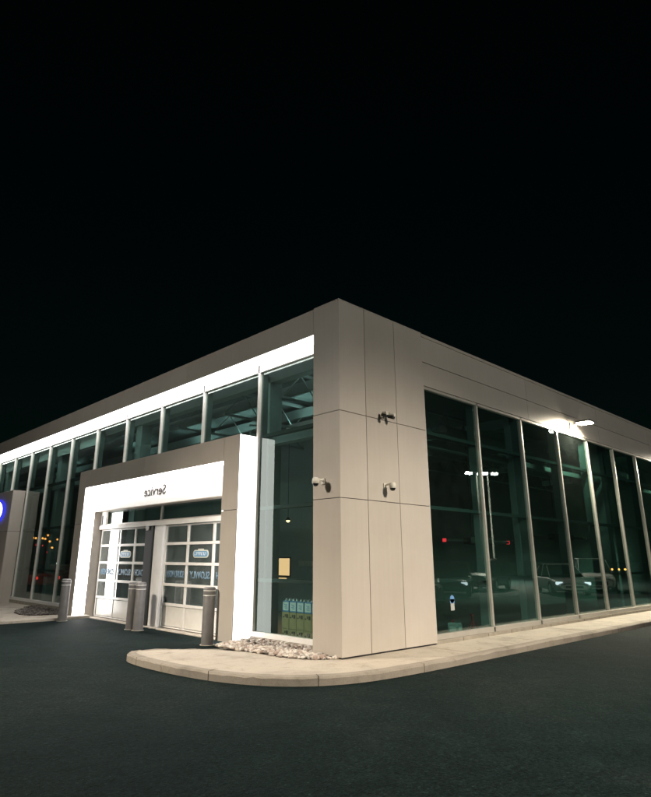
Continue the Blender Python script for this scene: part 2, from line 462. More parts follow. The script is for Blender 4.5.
# left fascia with the lit soffit under it
mb = MB(); mb.box(.03, .30, .70, YE, 5.80, H - .02); P(mb, 'fascia_backing', 'dark')
mb = MB(); yy = .696
while yy < YE:
    y1 = min(yy + 4.66, YE)
    mb.box(.0, .028, yy, y1 - .005, 5.782, H); yy = y1
P(mb, 'fascia', 'panel', .003)
mb = MB(); mb.box(.0285, .435, .70, YE, 5.783, 5.80); P(mb, 'light_soffit', 'E_soffit')
mb = MB(); mb.box(.031, .34, .70, YE, H - .018, H + .012); P(mb, 'coping', 'panel', .004)
# roof, ceiling, end walls, floor
mb = MB(); mb.box(.31, XE, .35, YE, 5.93, 6.05); P(mb, 'roof', 'deck')
mb = MB(); mb.box(.951, XE + .2, .135, YE + .2, -.3, -.10); P(mb, 'floor_slab', 'floor')
mb = MB(); mb.box(XE, XE + .2, .1, YE + .2, -.12, H); mb.box(.3, XE, YE, YE + .2, -.12, H); P(mb, 'outer_wall', 'interior')
mb = MB(); mb.box(6.0, 6.15, 5.2, 20, -.1, 5.9); P(mb, 'interior_wall', 'intdark')
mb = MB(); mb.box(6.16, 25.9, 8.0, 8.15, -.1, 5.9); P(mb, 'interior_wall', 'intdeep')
mb = MB(); mb.box(5.985, 5.998, 8.13, 8.93, 1.02, 1.56); iw = P(mb, 'interior_window', 'E_warm')
mb = MB(); mb.box(5.97, 5.999, 8.09, 8.127, .98, 1.60); mb.box(5.97, 5.999, 8.933, 8.97, .98, 1.60); mb.box(5.97, 5.999, 8.127, 8.933, 1.563, 1.60); mb.box(5.97, 5.999, 8.127, 8.933, .98, 1.017)
P(mb, 'window_frame', 'postdark', 0, iw)
mb = MB(); mb.box(5.985, 5.998, 8.30, 8.82, .80, .94); P(mb, 'interior_window', 'E_warm')
mb = MB(); mb.box(5.98, 5.998, 7.0, 7.7, 1.32, 1.48); P(mb, 'notice_board', 'cream')

# interior steel
def column(x0, x1, y0, y1):
    m = MB(); m.box(x0, x1, y0, y1, -.1, 5.6); P(m, 'column', 'interior', .01)
column(.80, 1.16, 2.98, 3.30)
for y in (9.2, 15.4, 21.6): column(.85, 1.2, y, y + .35)
column(6.80, 7.06, .34, .50)
for x in (12.72, 18.9): column(x, x + .36, .42, .75)
mb = MB(); mb.box(.78, 1.0, .8, YE - .2, 3.98, 4.24); P(mb, 'transom_beam', 'interior', .01)
mb = MB(); mb.box(2.7, XE - .1, .45, .62, 3.95, 4.08); P(mb, 'transom_beam', 'interior', .01)
mb = MB(); mb.box(.8, 1.05, .8, YE - .2, 5.45, 5.75); P(mb, 'eaves_beam', 'interior', .01)
for y in (2.9, 5.2, 7.5):                     # open-web roof joists
    m = MB()
    m.box(1.1, 25.5, y, y + .07, 5.78, 5.85); m.box(1.1, 25.5, y, y + .07, 5.12, 5.18)
    x = 1.1; up = True
    while x < 25:
        m.tube((x, y + .035, 5.15 if up else 5.8), (x + .6, y + .035, 5.8 if up else 5.15), .016, n=6); x += .6; up = not up
    P(m, 'roof_joist', 'interior')
for x in (2.0, 3.8, 9.2, 13.4, 17.6):
    m = MB(); m.box(x, x + .12, .9, 30, 5.5, 5.76); P(m, 'roof_purlin', 'interior')
mb = MB(); mb.tube((6.4, 2.2, 5.0), (20, 2.2, 5.0), .2, n=20); P(mb, 'air_duct', 'interior')
mb = MB(); mb.tube((1.3, 1.2, 5.35), (5.8, 7.4, 5.35), .03, n=8); mb.tube((1.3, 4.4, 4.75), (5.8, 1.5, 4.75), .025, n=8); P(mb, 'roof_brace', 'interior')
for (x, y) in ((1.6, 1.6), (3.4, 4.6), (3.4, 7.6), (3.4, 10.2), (9.4, 5.4), (15.0, 5.4), (20.5, 5.4), (3.2, 14.5), (3.2, 21.5)):  # uplight troughs added to fill the interior with light
    m = MB(); m.box(x - .1, x + .1, y - .7, y + .7, 4.98, 5.06); m.box(x - .1, x - .085, y - .7, y + .7, 5.0605, 5.20); m.box(x + .085, x + .1, y - .7, y + .7, 5.0605, 5.20); m.box(x - .084, x + .084, y - .7, y - .685, 5.0605, 5.20); m.box(x - .084, x + .084, y + .685, y + .7, 5.0605, 5.20); f = P(m, 'ceiling_lamp', 'white')
    m = MB(); m.box(x - .07, x + .07, y - .66, y + .66, 5.063, 5.085); P(m, 'tube', 'E_tube' if x < 6 else 'E_tube_dim', 0, f)  # glowing strip of the added uplight, screened from below by its trough

for y0, y1 in ((11.6, 13.5), (13.66, 15.56), (15.74, 17.52), (17.7, 19.5), (19.7, 21.58)):  # pale strips added for the lit bulkhead band under the window heads
    m = MB(); m.box(.72, .76, y0, y1, 5.22, 5.62); P(m, 'roller_blind', 'white')
# curtain wall, right face
YG = .085
xs_r = [2.63, 4.743, 6.87, 8.965, 11.004, 13.017, 15.07, 17.13, 19.19, 21.25, 23.3, 25.4]
for i, x in enumerate(xs_r):
    m = MB(); m.box(x - .032, x + .032, .035, .11, .172, 5.058); mu = P(m, 'mullion', 'alu', .004)
    m = MB(); m.box(x - .028, x + .028, .1125, .33, .172, 5.058); P(m, 'mullion_fin', 'alu_dark', 0, mu)
for a, b in zip(xs_r[:-1], xs_r[1:]):
    m = MB(); m.box(a + .034, b - .034, YG, YG + .008, .170, 5.060); f = P(m, 'window', 'glass_right')
    m = MB(); m.box(a - .03, b + .03, .022, .125, .07, .168); P(m, 'sill', 'alu', .004, f)
    m = MB(); m.box(a - .03, b + .03, .03, .125, 5.062, 5.122); P(m, 'head', 'alu', .004, f)
    for z in (1.14, J2, J1):
        m = MB(); m.box(a + .034, b - .034, YG + .014, YG + .16, z - .035, z + .035); P(m, 'transom', 'transom_grey', 0, f)
mb = MB(); mb.box(2.604, XE, .012, .12, -.25, .066); P(mb, 'foundation', 'foundation', .008)
mb = MB()
for i in range(24): mb.box(3.5 + i * .95, 3.508 + i * .95, .0095, .0125, -.0, .062)
P(mb, 'foundation_joint', 'dark')
# decal stuck on the first pane
mb = MB(); mb.tube((3.30, .0825, .78), (3.30, .0838, .78), .075, n=20); mb.box(3.225, 3.375, .0825, .0838, .70, .78); dc = P(mb, 'window_decal', 'blue')
mb = MB(); mb.box(3.235, 3.365, .0815, .0822, .565, .698); P(mb, 'decal_text_panel', 'interior', 0, dc)

# curtain wall, left face
XG = .50
ys_l = [.76, 2.957, 5.21, 7.33, 9.42, 11.50, 13.58, 15.66, 17.62, 19.6, 21.68, 23.76, 25.84, 27.9, 30.0, 32.0]
for y in ys_l:
    z0 = .155 if (y < 3.0 or y > 11.4) else 4.16
    m = MB(); m.box(.445, .53, y - .032, y + .032, z0, 5.60); mu = P(m, 'mullion', 'mullion_pale', .004)
    m = MB(); m.box(.533, .70, y - .028, y + .028, z0, 5.60); P(m, 'mullion_fin', 'alu_dark', 0, mu)
for a, b in zip(ys_l[:-1], ys_l[1:]):
    inp = a > 2.9 and b < 11.6
    z0 = 4.14 if inp else .155
    m = MB(); m.box(XG, XG + .008, a + .034, b - .034, z0, 5.602); f = P(m, 'window', 'glass')
    m = MB(); m.box(.44, .55, a - .03, b + .03, 5.605, 5.77); P(m, 'head', 'white', .004, f)
    m = MB()
    if inp: m.box(.44, .55, a - .03, b + .03, 4.04, 4.135)
    else: m.box(.43, .55, a - .03, b + .03, .06, .150)
    P(m, 'sill', 'white', .004, f)
    if not inp:
        for z in (1.13, J2, J1):
            m = MB(); m.box(XG + .014, XG + .15, a + .034, b - .034, z - .035, z + .035); P(m, 'transom', 'transom', 0, f)
mb = MB(); mb.box(.42, .55, .70, 2.98, -.25, .056); mb.box(.42, .55, 11.36, YE, -.25, .056); P(mb, 'foundation', 'foundation', .008)

# ---- service entrance portal
PT = J1
Y0, Y1, YI0, YI1 = 3.0, 11.36, 3.57, 10.86
mb = MB()
zj = 2.53
mb.box(0, .018, Y0, YI0, -.04, zj - G); mb.box(0, .018, Y0, YI0, zj + G, PT)
mb.box(0, .018, YI1, Y1, -.07, zj - G); mb.box(0, .018, YI1, Y1, zj + G, PT)
a = YI0
for b in (7.2, YI1):
    mb.box(0, .018, a + .004, b - .004, 3.61, PT); a = b
portal = P(mb, 'entrance_portal', 'panel', .003)
mb = MB(); mb.box(.02, .44, Y0 + .02, Y1, PT - .02, PT - .002); mb.box(.02, .44, Y1 - .02, Y1, -.07, PT - .024); P(mb, 'portal_cladding', 'panel', 0, portal)
mb = MB(); mb.box(.02, .44, Y0 + .03, Y1 - .03, 3.70, PT - .03); mb.box(.02, .44, Y0 + .03, YI0 - .04, -.04, 3.69); mb.box(.02, .44, YI1 + .04, Y1 - .03, -.07, 3.69); P(mb, 'portal_core', 'dark', 0, portal)
mb = MB(); mb.box(.0188, .445, Y0, Y0 + .016, -.03, PT - .003); P(mb, 'side_light_panel', 'E_side', 0, portal)
XB = .37
mb = MB(); mb.box(.0188, XB, YI1 + .002, YI1 + .016, -.06, 3.60); P(mb, 'reveal_light_panel', 'E_portal', 0, portal)
mb = MB(); mb.box(.0188, XB, YI0 - .016, YI0 - .002, -.03, 3.60); P(mb, 'reveal_light_panel', 'E_portal', 0, portal)
mb = MB(); mb.box(.0188, XB + .005, YI0, YI1, 3.612, 3.63); P(mb, 'soffit_light_panel', 'E_portal', 0, portal)
mb = MB(); mb.box(.38, .46, YI0, YI1, 2.93, 3.608); sb = P(mb, 'sign_band', 'white', 0, portal)
mb = MB(); mb.box(.365, .66, YI0, YI1, 2.905, 2.927); P(mb, 'band_trim', 'jamb', .003, portal)
text_mesh('sign_lettering', 'Service', M['brown'], sb, .245, 1.13, lambda X, Y, Z: (.378 - Z, 6.66 + X, 3.16 + Y), .012)
# clerestory strip over the doors
mb = MB(); mb.box(.62, .70, YI0, 10.52, 2.505, 2.535); mb.box(.62, .70, 10.46, 10.52, 2.534, 2.903); mb.box(.62, .70, 7.22, 7.27, 2.534, 2.903); mb.box(.62, .70, YI0, YI0 + .05, 2.534, 2.903)
f = P(mb, 'clerestory_window', 'alu', .003, portal)
mb = MB(); mb.box(.655, .663, YI0 + .05, 10.46, 2.536, 2.903); P(mb, 'glass_pane', 'glass', 0, f)
mb = MB(); mb.box(.60, .70, 10.524, YI1, 2.505, 2.903); P(mb, 'end_panel', 'white', .003, portal)
mb = MB(); mb.box(.592, .599, 10.72, 10.78, 2.52, 2.80); P(mb, 'slot', 'dark', 0, portal)
mb = MB(); mb.box(.56, .70, YI0, YI1, 2.385, 2.502); P(mb, 'door_lintel', 'doorframe', .006, portal)
mb = MB(); mb.box(XB + .002, .70, YI1 - .001, YI1 + .03, -.10, 2.90); P(mb, 'door_jamb', 'jamb', 0, portal)
mb = MB(); mb.box(XB + .002, .70, YI0 - .03, YI0 + .001, -.10, 2.90); P(mb, 'door_jamb', 'jamb', 0, portal)
mb = MB(); mb.box(.58, .72, 6.97, 7.44, -.10, 2.383); P(mb, 'door_pier', 'white', .008, portal)
mb = MB(); mb.box(.54, .60, 7.46, 7.56, -.10, 2.383); P(mb, 'door_track_post', 'postdark', .006, portal)
mb = MB(); mb.box(.601, .72, 7.46, 7.97, -.10, 2.383); P(mb, 'door_side_panel', 'postdark', .006, portal)
mb = MB(); mb.box(.54, .598, 7.72, 7.86, 2.27, 2.383); P(mb, 'door_opener_box', 'alu', .005, portal)

def service_door(ya, yb, muntins):
    XD = .64
    m = MB(); zs = [-.085, .455, .92, 1.422, 1.908, 2.375]
    t = .033
    m.box(XD, XD + .05, ya, ya + .06, -.08, 2.37); m.box(XD, XD + .05, yb - .06, yb, -.08, 2.37)
    for z in zs:
        m.box(XD - .006, XD + .05, ya + .062, yb - .062, max(-.08, z - t), min(2.37, z + t))
    for y in muntins:
        for z0, z1 in zip(zs[:-1], zs[1:]): m.box(XD - .002, XD + .05, y - .042, y + .042, z0 + t + .001, z1 - t - .001)
    d = P(m, 'service_door', 'doorframe', .004, portal)
    m = MB(); m.box(XD + .02, XD + .026, ya + .062, yb - .062, .48, 2.33); 
    P(m, 'glass_pane', 'doorglass', 0, portal)
    m = MB()
    ed = [ya + .06] + list(muntins) + [yb - .06]
    for p, q in zip(ed[:-1], ed[1:]): m.box(XD + .012, XD + .03, p + .044, q - .044, -.04, .41)
    P(m, 'door_panel', 'doorpanel', .006, portal)
    return ed
ed = service_door(3.62, 6.96, (4.74, 5.86))
ed2 = service_door(7.50, 10.80, (8.62, 9.66))
def lettering(words, cols, XD=.64):
    for wd, (ya, yb) in zip(words, cols):
        text_mesh('door_lettering', wd, M['letter'], portal, .165, (yb - ya) * .84, lambda X, Y, Z: (XD + .016 - Z, ya + (yb - ya) * .07 + X, 1.09 + Y), .003, .02)
lettering(('APPROACH', 'SLOWLY', 'SOUND HORN'), ((3.70, 4.69), (4.79, 5.81), (5.91, 6.88)))
lettering(('APPROACH', 'SLOWLY', 'SOUND HORN'), ((7.58, 8.57), (8.67, 9.61), (9.71, 10.72)))
def pill(name, yc, zc, hw, hh, x0, x1, mat, parent):
    m = MB(); pts = []
    n = 12
    for i in range(n + 1):
        t = -math.pi / 2 + math.pi * i / n; pts.append((yc + hw - hh + hh * math.cos(t), zc + hh * math.sin(t)))
    for i in range(n + 1):
        t = math.pi / 2 + math.pi * i / n; pts.append((yc - hw + hh + hh * math.cos(t), zc + hh * math.sin(t)))
    k = len(pts)
    m.add([(x0, y, z) for y, z in pts] + [(x1, y, z) for y, z in pts], [tuple(range(k)), tuple(reversed(range(k, 2 * k)))] + [(i, k + i, k + (i + 1) % k, (i + 1) % k) for i in range(k)])
    return P(m, name, mat, 0, parent)
for yc in (5.28, 9.15):
    x = .64
    bd = pill('door_badge', yc, 1.655, .33, .09, x + .012, x + .018, 'cream', portal)
    m = MB(); m.box(x + .012, x + .018, yc - .12, yc + .12, 1.746, 1.772); P(m, 'badge_tab', 'cream', 0, bd)
    pill('badge_field', yc, 1.655, .30, .062, x + .008, x + .0115, 'bluesign', bd)
    m = MB(); rr = random.Random(3)
    yy = yc - .24
    while yy < yc + .22:
        ww = rr.uniform(.03, .055)
        if rr.random() < .6: m.box(x + .005, x + .0078, yy, yy + .012, 1.62, 1.69); m.box(x + .005, x + .0078, yy + .0125, yy + ww, 1.672, 1.69)
        else: m.box(x + .005, x + .0078, yy, yy + ww, 1.62, 1.64); m.box(x + .005, x + .0078, yy + ww - .012, yy + ww, 1.641, 1.69)
        yy += ww + .014
    P(m, 'badge_marks', 'label', 0, bd)

# ---- second portal with the backlit oval, at the picture's left edge
mb = MB(); QA, QB, QT = 17.75, 24.5, 4.09
mb.box(0, .018, QA, QB, -.05, zj - G); mb.box(0, .018, QA, QB, zj + G, QT)
mb.box(.0185, .46, QA, QA + .018, -.05, zj - G); mb.box(.0185, .46, QA, QA + .018, zj + G, QT)
mb.box(.0185, .46, QA + .02, QB, QT - .02, QT)
ep = P(mb, 'brand_portal', 'panel', .003)
mb = MB(); mb.box(.02, .455, QA + .025, QB - .02, -.05, QT - .03); P(mb, 'portal_core', 'dark', 0, ep)
def oval(name, yc, zc, a, b, x0, x1, mat, parent):
    m = MB(); k = 48; pts = [(yc + a * math.cos(2 * math.pi * i / k), zc + b * math.sin(2 * math.pi * i / k)) for i in range(k)]
    m.add([(x0, y, z) for y, z in pts] + [(x1, y, z) for y, z in pts], [tuple(range(k)), tuple(reversed(range(k, 2 * k)))] + [(i, k + i, k + (i + 1) % k, (i + 1) % k) for i in range(k)])
    return P(m, name, mat, 0, parent)
lo = oval('logo_rim', 19.45, 3.33, 1.16, .50, -.10, -.004, 'E_blue', ep)
oval('logo_face', 19.45, 3.33, 1.04, .43, -.112, -.102, 'E_logo', lo)

# ------------------------------------------------------------------ bollards
def bollard():
    r = empty('bollard')
    m = MB(); m.lathe((0, 0, 0), [(.123, 0), (.123, .93), (.121, .935), (.121, .945), (.123, .95), (.123, 1.03), (.121, 1.035)]); m.build('post', M['steel'], r)
    m = MB(); m.lathe((0, 0, 0), [(.1245, 1.035), (.1245, 1.07), (.118, 1.09), (.09, 1.103), (.0, 1.108)]); m.build('cap', M['steel'], r)
    for z in (.935, 1.028):
        m = MB(); m.lathe((0, 0, 0), [(.1235, z), (.1265, z + .002), (.1265, z + .014), (.1235, z + .016)]); m.build('reflective_band', M['band'], r)
    m = MB(); m.lathe((0, 0, 0), [(.15, -.03), (.15, .006), (.124, .008)]); m.build('collar', M['foundation'], r)
    return r
bp = bollard()
for i, (x, y, lb) in enumerate([(-.131, 3.656, 'grey steel bollard standing by the right leg of the lit portal'),
                                (.0, 7.20, 'grey steel bollard between the two doors, shaded and left of its twin'),
                                (.02, 6.87, 'grey steel bollard between the two doors, brighter and right of its twin'),
                                (-.47, 10.30, 'grey steel bollard at the far left leg of the lit portal')]):
    o = bp if i == 0 else copy_tree(bp)
    o.location = (x, y, ROAD); tag(o, lb, 'bollard', 'bollards guarding the service doors')

# ------------------------------------------------------------------ cameras on the pillar
def dome_camera(name, loc, rz, label):
    r = empty(name, loc, rz); tag(r, label, 'security camera', 'security cameras on the pillar')   # local -Y points away from the wall
    m = MB(); m.box(-.055, .055, -.035, -.001, -.07, .07); m.build('mount', M['camwhite'], r, .008)
    m = MB(); m.tube((0, -.03, .02), (0, -.24, .05), .022, n=12); m.build('arm', M['camwhite'], r)
    m = MB(); m.lathe((0, -.25, -.06), [(.0, .135), (.05, .13), (.075, .10), (.082, .05), (.082, .0), (.075, -.008)]); m.build('housing', M['camwhite'], r)
    m = MB(); m.lathe((0, -.25, -.068), [(.068, 0), (.062, -.03), (.042, -.055), (.0, -.066)]); m.build('dome', M['camdome'], r)
    r.scale = (.78, .78, .78)
    return r
dome_camera('security_camera', (0, .42, 2.88), R(-90), 'white dome camera on the pillar face beside the corner window')
dome_camera('security_camera', (1.19, 0, 2.86), 0, 'lower white dome camera on the broad pillar face')
r = empty('security_camera', (1.19, 0, 4.19)); tag(r, 'upper twin-headed dark camera on the broad pillar face', 'security camera', 'security cameras on the pillar')
r.scale = (.66, .66, .66)
m = MB(); m.box(-.06, .06, -.03, -.001, -.06, .07); m.build('mount', M['camwhite'], r, .006)
m = MB(); m.tube((0, -.03, .0), (0, -.16, .02), .02, n=10); m.tube((-.13, -.16, .02), (.14, -.16, .02), .018, n=10); m.build('arm', M['postdark'], r)
for sx in (-.13, .14):
    m = MB(); m.tube((sx, -.12, .03), (sx + (.03 if sx > 0 else -.03), -.30, -.03), .055, .062, n=16); h = m.build('head', M['postdark'], r)
    m = MB(); m.tube((sx * .98, -.14, .085), (sx * 1.25, -.33, .035), .05, .05, n=12); m.build('visor', M['camwhite'], h)

# ------------------------------------------------------------------ wall lamp
def spot(name, loc, target, energy, size, color, blend=1.0, rad=.15):
    L = bpy.data.lights.new(name, 'SPOT'); L.energy = energy; L.spot_size = R(size); L.spot_blend = blend; L.color = color; L.shadow_soft_size = rad
    o = bpy.data.objects.new(name, L); COL.objects.link(o); o.location = loc
    o.rotation_euler = (Vector(target) - Vector(loc)).to_track_quat('-Z', 'Y').to_euler()
    return o
def wall_lamp(x0, label, power=1000):
    r = empty('wall_lamp', (x0, .006, 5.34)); tag(r, label, 'wall lamp')
    m = MB(); m.box(-.09, .09, -.05, -.001, -.11, .09); m.build('mount', M['lamphousing'], r, .01)
    m = MB(); m.tube((0, -.05, 0), (.03, -.22, .05), .03, n=12); m.build('arm', M['lamphousing'], r)
    m = MB(); m.box(-.16, .24, -.62, -.20, .045, .10); m.build('head', M['lamphousing'], r, .02)
    m = MB(); m.box(-.13, .21, -.59, -.23, .020, .043); m.build('lens', M['E_wall'], r, .006)
    spot('wall_lamp_light', (x0 + .03, -.40, 5.33), (x0 - .1, .15, 4.6), power, 160, (1, .90, .70), .35, .10)
wall_lamp(9.85, 'glowing flat lamp on a short arm fixed to the white fascia above the windows')
wall_lamp(20.4, 'second glowing flat lamp farther along the fascia, past the picture edge', 9000)  # added lamp out of view, throws light on the mirrored cars

# ------------------------------------------------------------------ goods behind the corner window
def carton(name, loc, label, group):
    r = empty(name, loc); tag(r, label, 'carton', group)
    m = MB(); m.box(0, .30, .004, .216, 0, .306); b = m.build('box', M['card'], r, .004)
    m = MB(); m.box(-.002, -.0005, .03, .085, .20, .27); m.box(-.002, -.0005, .10, .13, .215, .265); m.box(-.002, -.0005, .15, .19, .20, .225); m.build('print', M['print'], b)
    return r
def pack(loc, label):
    r = empty('bottle_pack', loc); tag(r, label, 'bottle pack', 'blue bottle packs on the cartons')
    m = MB(); m.box(0, .28, .006, .214, 0, .215); b = m.build('wrap', M['blue'], r, .012)
    m = MB(); m.box(-.003, -.0005, .022, .198, .03, .19); lb = m.build('paper_label', M['label'], b)
    m = MB()
    for z in (.06, .085, .11, .135): m.box(-.0045, -.0032, .06, .16 - (z * 3 % .05), z, z + .012)
    m.build('label_print', M['blue'], lb)
    m = MB()
    for yy in (.06, .16):
        for xx in (.07, .2): m.lathe((xx, yy, .215), [(.035, 0), (.03, .012), (.018, .02), (.018, .035), (0, .036)], 12)
    m.build('bottle_tops', M['label'], b)
    return r
ordw = ['leftmost', 'second from the left', 'third from the left', 'fourth from the left', 'rightmost, mostly behind the pillar']
for i in range(5):
    y = 2.58 - .22 * (i + 1)
    carton('carton', (.92, y, -.10), 'brown carton in the bottom row behind the corner window, ' + ordw[i], 'brown cartons behind the corner window')
    carton('carton', (.92, y, .21), 'brown carton in the upper row under the blue packs, ' + ordw[i], 'brown cartons behind the corner window')
    pack((.925, y, .518), 'blue bottle pack with white label on the cartons, ' + ordw[i])
# orange pendant lamp inside
r = empty('pendant_lamp', (5.0, 7.12, 2.70)); tag(r, 'small orange glowing lamp hanging behind the corner window', 'lamp')
m = MB(); m.tube((0, 0, .08), (0, 0, 2.8), .008, n=6); m.build('cord', M['postdark'], r)
m = MB(); m.lathe((0, 0, 0), [(.0, -.06), (.05, -.03), (.055, .01), (.03, .05)], 14); m.build('bulb', emit('warm_bulb', (1, .5, .16), 14), r)
m = MB(); m.lathe((0, 0, 0), [(.09, .0), (.04, .09), (.0, .10)], 14); m.build('shade', M['postdark'], r)

# hanging bars with red lights in the workshop
def bar(loc, L, red, label):
    r = empty('hanging_bar', loc); tag(r, label, 'hanging bar')
    m = MB(); m.box(0, L, -.05, .05, -.04, .04); m.build('bar', M['postdark'], r, .01)
    m = MB(); m.box(L * .32, L * .68, -.14, .14, -.09, .11); m.build('motor_box', M['postdark'], r, .03)
    for x in (L * .4, L * .6):
        m = MB(); m.tube((x, 0, .11), (x, 0, 3.7), .012, n=6); m.build('hanger', M['postdark'], r)
    if red:
        for x in (-.04, L - .05):
            m = MB(); m.box(x, x + .06, -.05, .05, -.05, .05); m.build('red_light', M['E_red'], r, .01)
bar((7.42, 3, 2.08), 3.62, True, 'dark hanging bar with a red light at each end behind the right windows')
bar((12.8, 3, 2.35), 4.4, False, 'dark hanging bar without lights behind the right windows')
# small goods on the workshop floor
r = empty('jack_stand', (5.35, .95, -.1)); tag(r, 'small red jack stand on the floor behind the first right window', 'jack stand')
m = MB()
for sx, sy in ((-1, -1), (1, -1), (1, 1), (-1, 1)): m.tube((sx * .11, sy * .11, 0), (sx * .03, sy * .03, .26), .014, n=6)
m.build('legs', M['redplastic'], r)
m = MB(); m.tube((0, 0, .2), (0, 0, .40), .025, n=10); m.box(-.05, .05, -.025, .025, .40, .43); m.build('ratchet_post', M['redplastic'], r)
r = empty('oil_jug', (4.55, .9, -.1)); tag(r, 'dark oil jug with pale label on the floor behind the first right window', 'jug')
m = MB(); m.box(-.09, .09, -.14, .14, 0, .30); m.build('body', M['intdark'], r, .03)
m = MB(); m.tube((0, .05, .30), (0, .05, .35), .03, n=12); m.build('cap', M['redplastic'], r)
m = MB(); m.box(-.0945, -.0905, -.08, .08, .10, .22); m.box(-.07, .07, -.1445, -.1405, .10, .22); m.build('jug_label', M['label'], r)

# ------------------------------------------------------------------ parking lot lamps (seen in the glass)
WARM = (1.0, .865, .70)
def lot_lamp(loc, rz, h, label, energy, size=150, target=None):
    r = empty('lamp_post', loc, rz); tag(r, label, 'lamp post', 'parking lot lamp posts')
    m = MB(); m.lathe((0, 0, 0), [(.26, 0), (.26, .55), (.24, .58), (0, .58)]); m.build('base', M['foundation'], r)
    m = MB(); m.tube((0, 0, .58), (0, 0, h), .085, .06, n=16); m.build('pole', M['pole'], r)
    for s in (-1, 1):
        m = MB(); m.tube((s * .05, 0, h - .05), (s * .38, 0, h + .02), .03, n=10); a_ = m.build('arm', M['pole'], r)
        m = MB(); m.box(s * .62 - .27, s * .62 + .27, -.17, .17, h - .01, h + .07); hd = m.build('head', M['lamphousing'], r, .02)
        m = MB(); m.box(s * .62 - .23, s * .62 + .23, -.14, .14, h - .17, h - .013); m.build('lens', M['E_lens'], hd, .03)
    p = Vector(loc) + Vector((0, 0, h - .25))
    spot('lamp_post_light', p, target or (p.x, p.y, 0), energy, size, WARM, 1.0, .35)
lot_lamp((32.9, -17.0, ROAD), R(35), 8.1, 'twin-headed lamp post mirrored in the right windows, nearer of the two', 45000)
lot_lamp((36.2, -18.0, ROAD), R(35), 8.5, 'twin-headed lamp post mirrored in the right windows, farther of the two', 30000)  # extra post added to draw the doubled reflection of the first
lot_lamp((.6, -12.0, ROAD), R(0), 9.0, 'twin-headed lamp post standing to the right of the viewer', 12800, 69, (1.5, -4.2, 0))
lot_lamp((-12.0, 7.5, ROAD), R(90), 9.0, 'twin-headed lamp post standing to the left of the viewer', 14500, 76, (-6.0, 3.6, 0))

